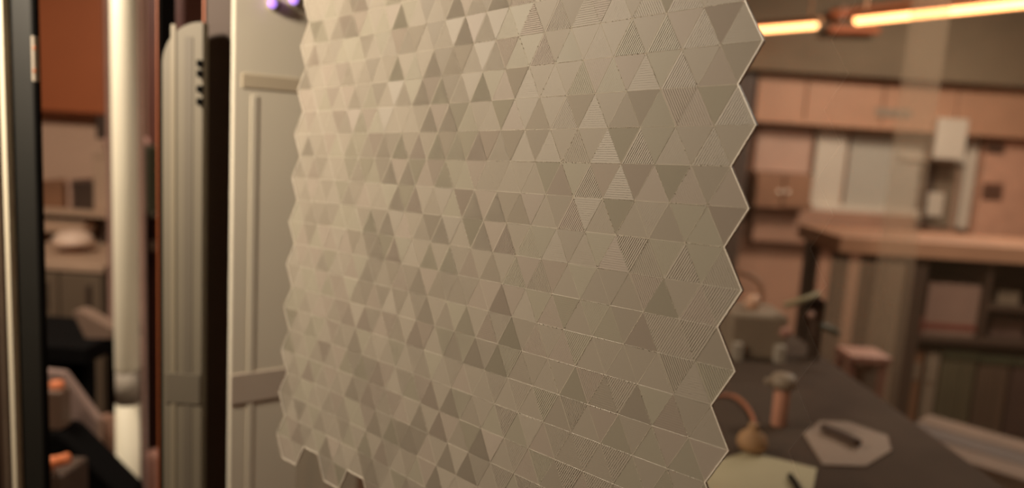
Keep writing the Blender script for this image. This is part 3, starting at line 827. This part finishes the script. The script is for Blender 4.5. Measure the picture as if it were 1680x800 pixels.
lathe('shade', [(.085, .035), (.08, .06), (.055, .085), (.02, .095)], (p.x, 3.25, zct), mat('dome_cream', (232, 200, 176), .5, .04, 6), e)
# dark green instrument behind the posts
e = empty('green_instrument', onY(208, 350, 2.80), 'dark green instrument case behind the cream post', 'instrument')
zi = P(208, 350, 2.75).z
e.location.z = 0
xl_, xr_ = P(177, 295, 2.75).x, P(241, 295, 2.75).x
box('case', (xl_, 2.75, zi), (xr_, 2.9, P(208, 238, 2.75).z), m_green, e, .008)
box('stand', ((xl_ + xr_) / 2 - .03, 2.8, .02), ((xl_ + xr_) / 2 + .03, 2.86, zi), m_black, e, .004)
box('foot', (xl_, 2.72, 0), (xr_ - .03, 2.92, .025), m_black, e, .004)
for px in (180, 238):
    k = P(px, 234, 2.8); lathe('button', [(.014, 0), (.016, .01), (.01, .03)], (k.x, 2.8, P(208, 238, 2.75).z), mat('button_rose', (206, 158, 144), .5, .04, 6), e, 14)
# dark reddish tall locker right of it, with pale fittings
lk = empty('tall_locker', onY(250, 700, 2.9), 'tall dark reddish locker with pale fittings, seen right of the cream post', 'locker'); lk.location.z = 0
xl_, xr_ = P(240, 400, 2.95).x, P(300, 400, 2.95).x
box('body', (xl_, 2.95, 0), (xr_, 3.4, 2.5), mat('maroon_lacquer', (84, 44, 32), .5, .12, 5), lk, .006)
for (y0, y1) in ((262, 280), (288, 306), (330, 356), (395, 412)):
    a, b = P(243, 300, 2.93).x, P(252, 300, 2.93).x
    box('fitting', (a, 2.93, P(247, y1, 2.93).z), (b, 2.951, P(247, y0, 2.93).z), m_cream if y0 > 300 and y0 < 390 else m_shelf, lk, .008)
# pale side board on a low dark table
LT = 0.42
tb = empty('low_table', onZ(120, 700, LT), 'low black table behind the door stile', 'table'); tb.location.z = 0
tx0, tx1, ty0, ty1 = onY(40, 600, 2.35).x, onY(240, 600, 2.35).x, 2.1, 2.42
ztb = P(184, 557, 2.2).z
box('top', (tx0, ty0, ztb - .05), (tx1 - .05, ty1, ztb), m_black, tb, .004)
box('front', (tx0, ty0 + .02, .10), (tx1 - .05, ty0 + .05, ztb - .05), m_black, tb, .003)
for x in (tx0 + .02, tx1 - .12):
    for y in (ty0 + .02, ty1 - .08): box('leg', (x, y, 0), (x + .05, y + .05, ztb - .05), m_black, tb, .003)
q = [(118, 511), (128, 510), (184, 540), (184, 556), (140, 556)]
o = prism('pale_tray', [onY(x, y, 2.2) for x, y in q], .06, mat('dim_tray', (128, 104, 88), .6, .08, 6), None, .002)
o.location.z += 0.0
tag(o, 'pale wedge shaped tray on the low black table', 'tray')
# black equipment case with a sloping lid, nearer
q = [(40, 712), (96, 712), (206, 822)]
zb_ = 0.0
pts = [onY(x, y, 1.75) for x, y in q[:3]]
pts += [Vector((pts[2].x, 1.75, 0)), Vector((pts[0].x, 1.75, 0))]
cs_ = empty('equipment_case', (pts[1].x, 1.75, 0), 'black equipment case with a sloping lid beside the door stile', 'case')
prism('shell', pts, .10, m_black, cs_, .006)
a = onY(100, 718, 1.746); b = onY(196, 814, 1.746)
tube('lid_edge', [a, (a + b) / 2, b], .004, m_black, cs_)
# grey wedge board and capped bottle resting on the case
q = [(66, 612), (100, 614), (162, 684), (150, 694), (118, 700), (104, 690), (66, 690)]
wq = [onY(x, y, 1.99) for x, y in [(66, 608), (102, 612), (160, 690)]]
o = prism('wedge_board', wq + [Vector((wq[2].x, 1.99, 0)), Vector((wq[0].x, 1.99, 0))], .03, mat('grey_mauve_board', (150, 126, 116), .6, .06, 6), None, .003)
tag(o, 'grey mauve wedge shaped board standing behind the black case', 'board')
p = onY(85, 705, 1.77)
e = empty('capped_bottle', (p.x, 1.795, onY(85, 712, 1.75).z), 'square dull bottle with an orange cap on the black case', 'bottle')
zb_ = e.location.z
w2 = (onY(100, 660, 1.7).x - onY(70, 660, 1.7).x) / 2
box('body', (p.x - w2, 1.77, zb_), (p.x + w2, 1.82, onY(85, 642, 1.77).z), mat('bottle_taupe', (112, 88, 72), .5, .06, 8), e, .006)
lathe('cap', [(w2 * .7, onY(85, 643, 1.77).z), (w2 * .75, onY(85, 640, 1.77).z), (w2 * .7, onY(85, 631, 1.77).z)], (p.x, 1.795, 0), m_orange, e, 18)
# orange tools in front of the case
ob = empty('tool_box', onY(88, 800, 1.5), 'small dark tool box with an orange handle, before the black case', 'tool box')
xl_, xr_ = onY(60, 790, 1.5).x, onY(102, 790, 1.5).x; ob.location.z = 0
box('body', (xl_, 1.5, 0), (xr_, 1.6, onY(88, 780, 1.5).z), m_darkwood, ob, .006)
tube('handle', [onY(66, 758, 1.49), onY(90, 757, 1.49), onY(112, 751, 1.49)], .012, m_orange, ob)
tube('handle_post', [onY(84, 757, 1.50), onY(86, 768, 1.51), onY(88, 796, 1.52)], .007, m_pink, ob)
# blurred brown clutter behind the case
q = [onY(x, y, 2.04) for x, y in ((138, 700), (150, 690), (172, 688), (186, 716), (186, 760), (160, 740))]
q2 = [Vector((q[0].x, 2.04, 0)), q[0], q[1], q[2], q[3], Vector((q[3].x, 2.04, 0))]
tag(prism('brown_sack', q2, .06, mat('sack_brown', (132, 98, 80), .8, .2, 18), None, .006), 'lumpy brown sack standing behind the black case', 'sack')
p = onY(252, 770, 2.3)
lathe('rose_cylinder', [(.02, 0), (.022, .01), (.022, onY(252, 740, 2.3).z - .02), (.014, onY(252, 738, 2.3).z)], (p.x, 2.3, 0), mat('rose_roll', (176, 126, 108), .6, .06, 8))
tag(bpy.data.objects['rose_cylinder'], 'rose coloured roll standing in front of the dark locker', 'roll')
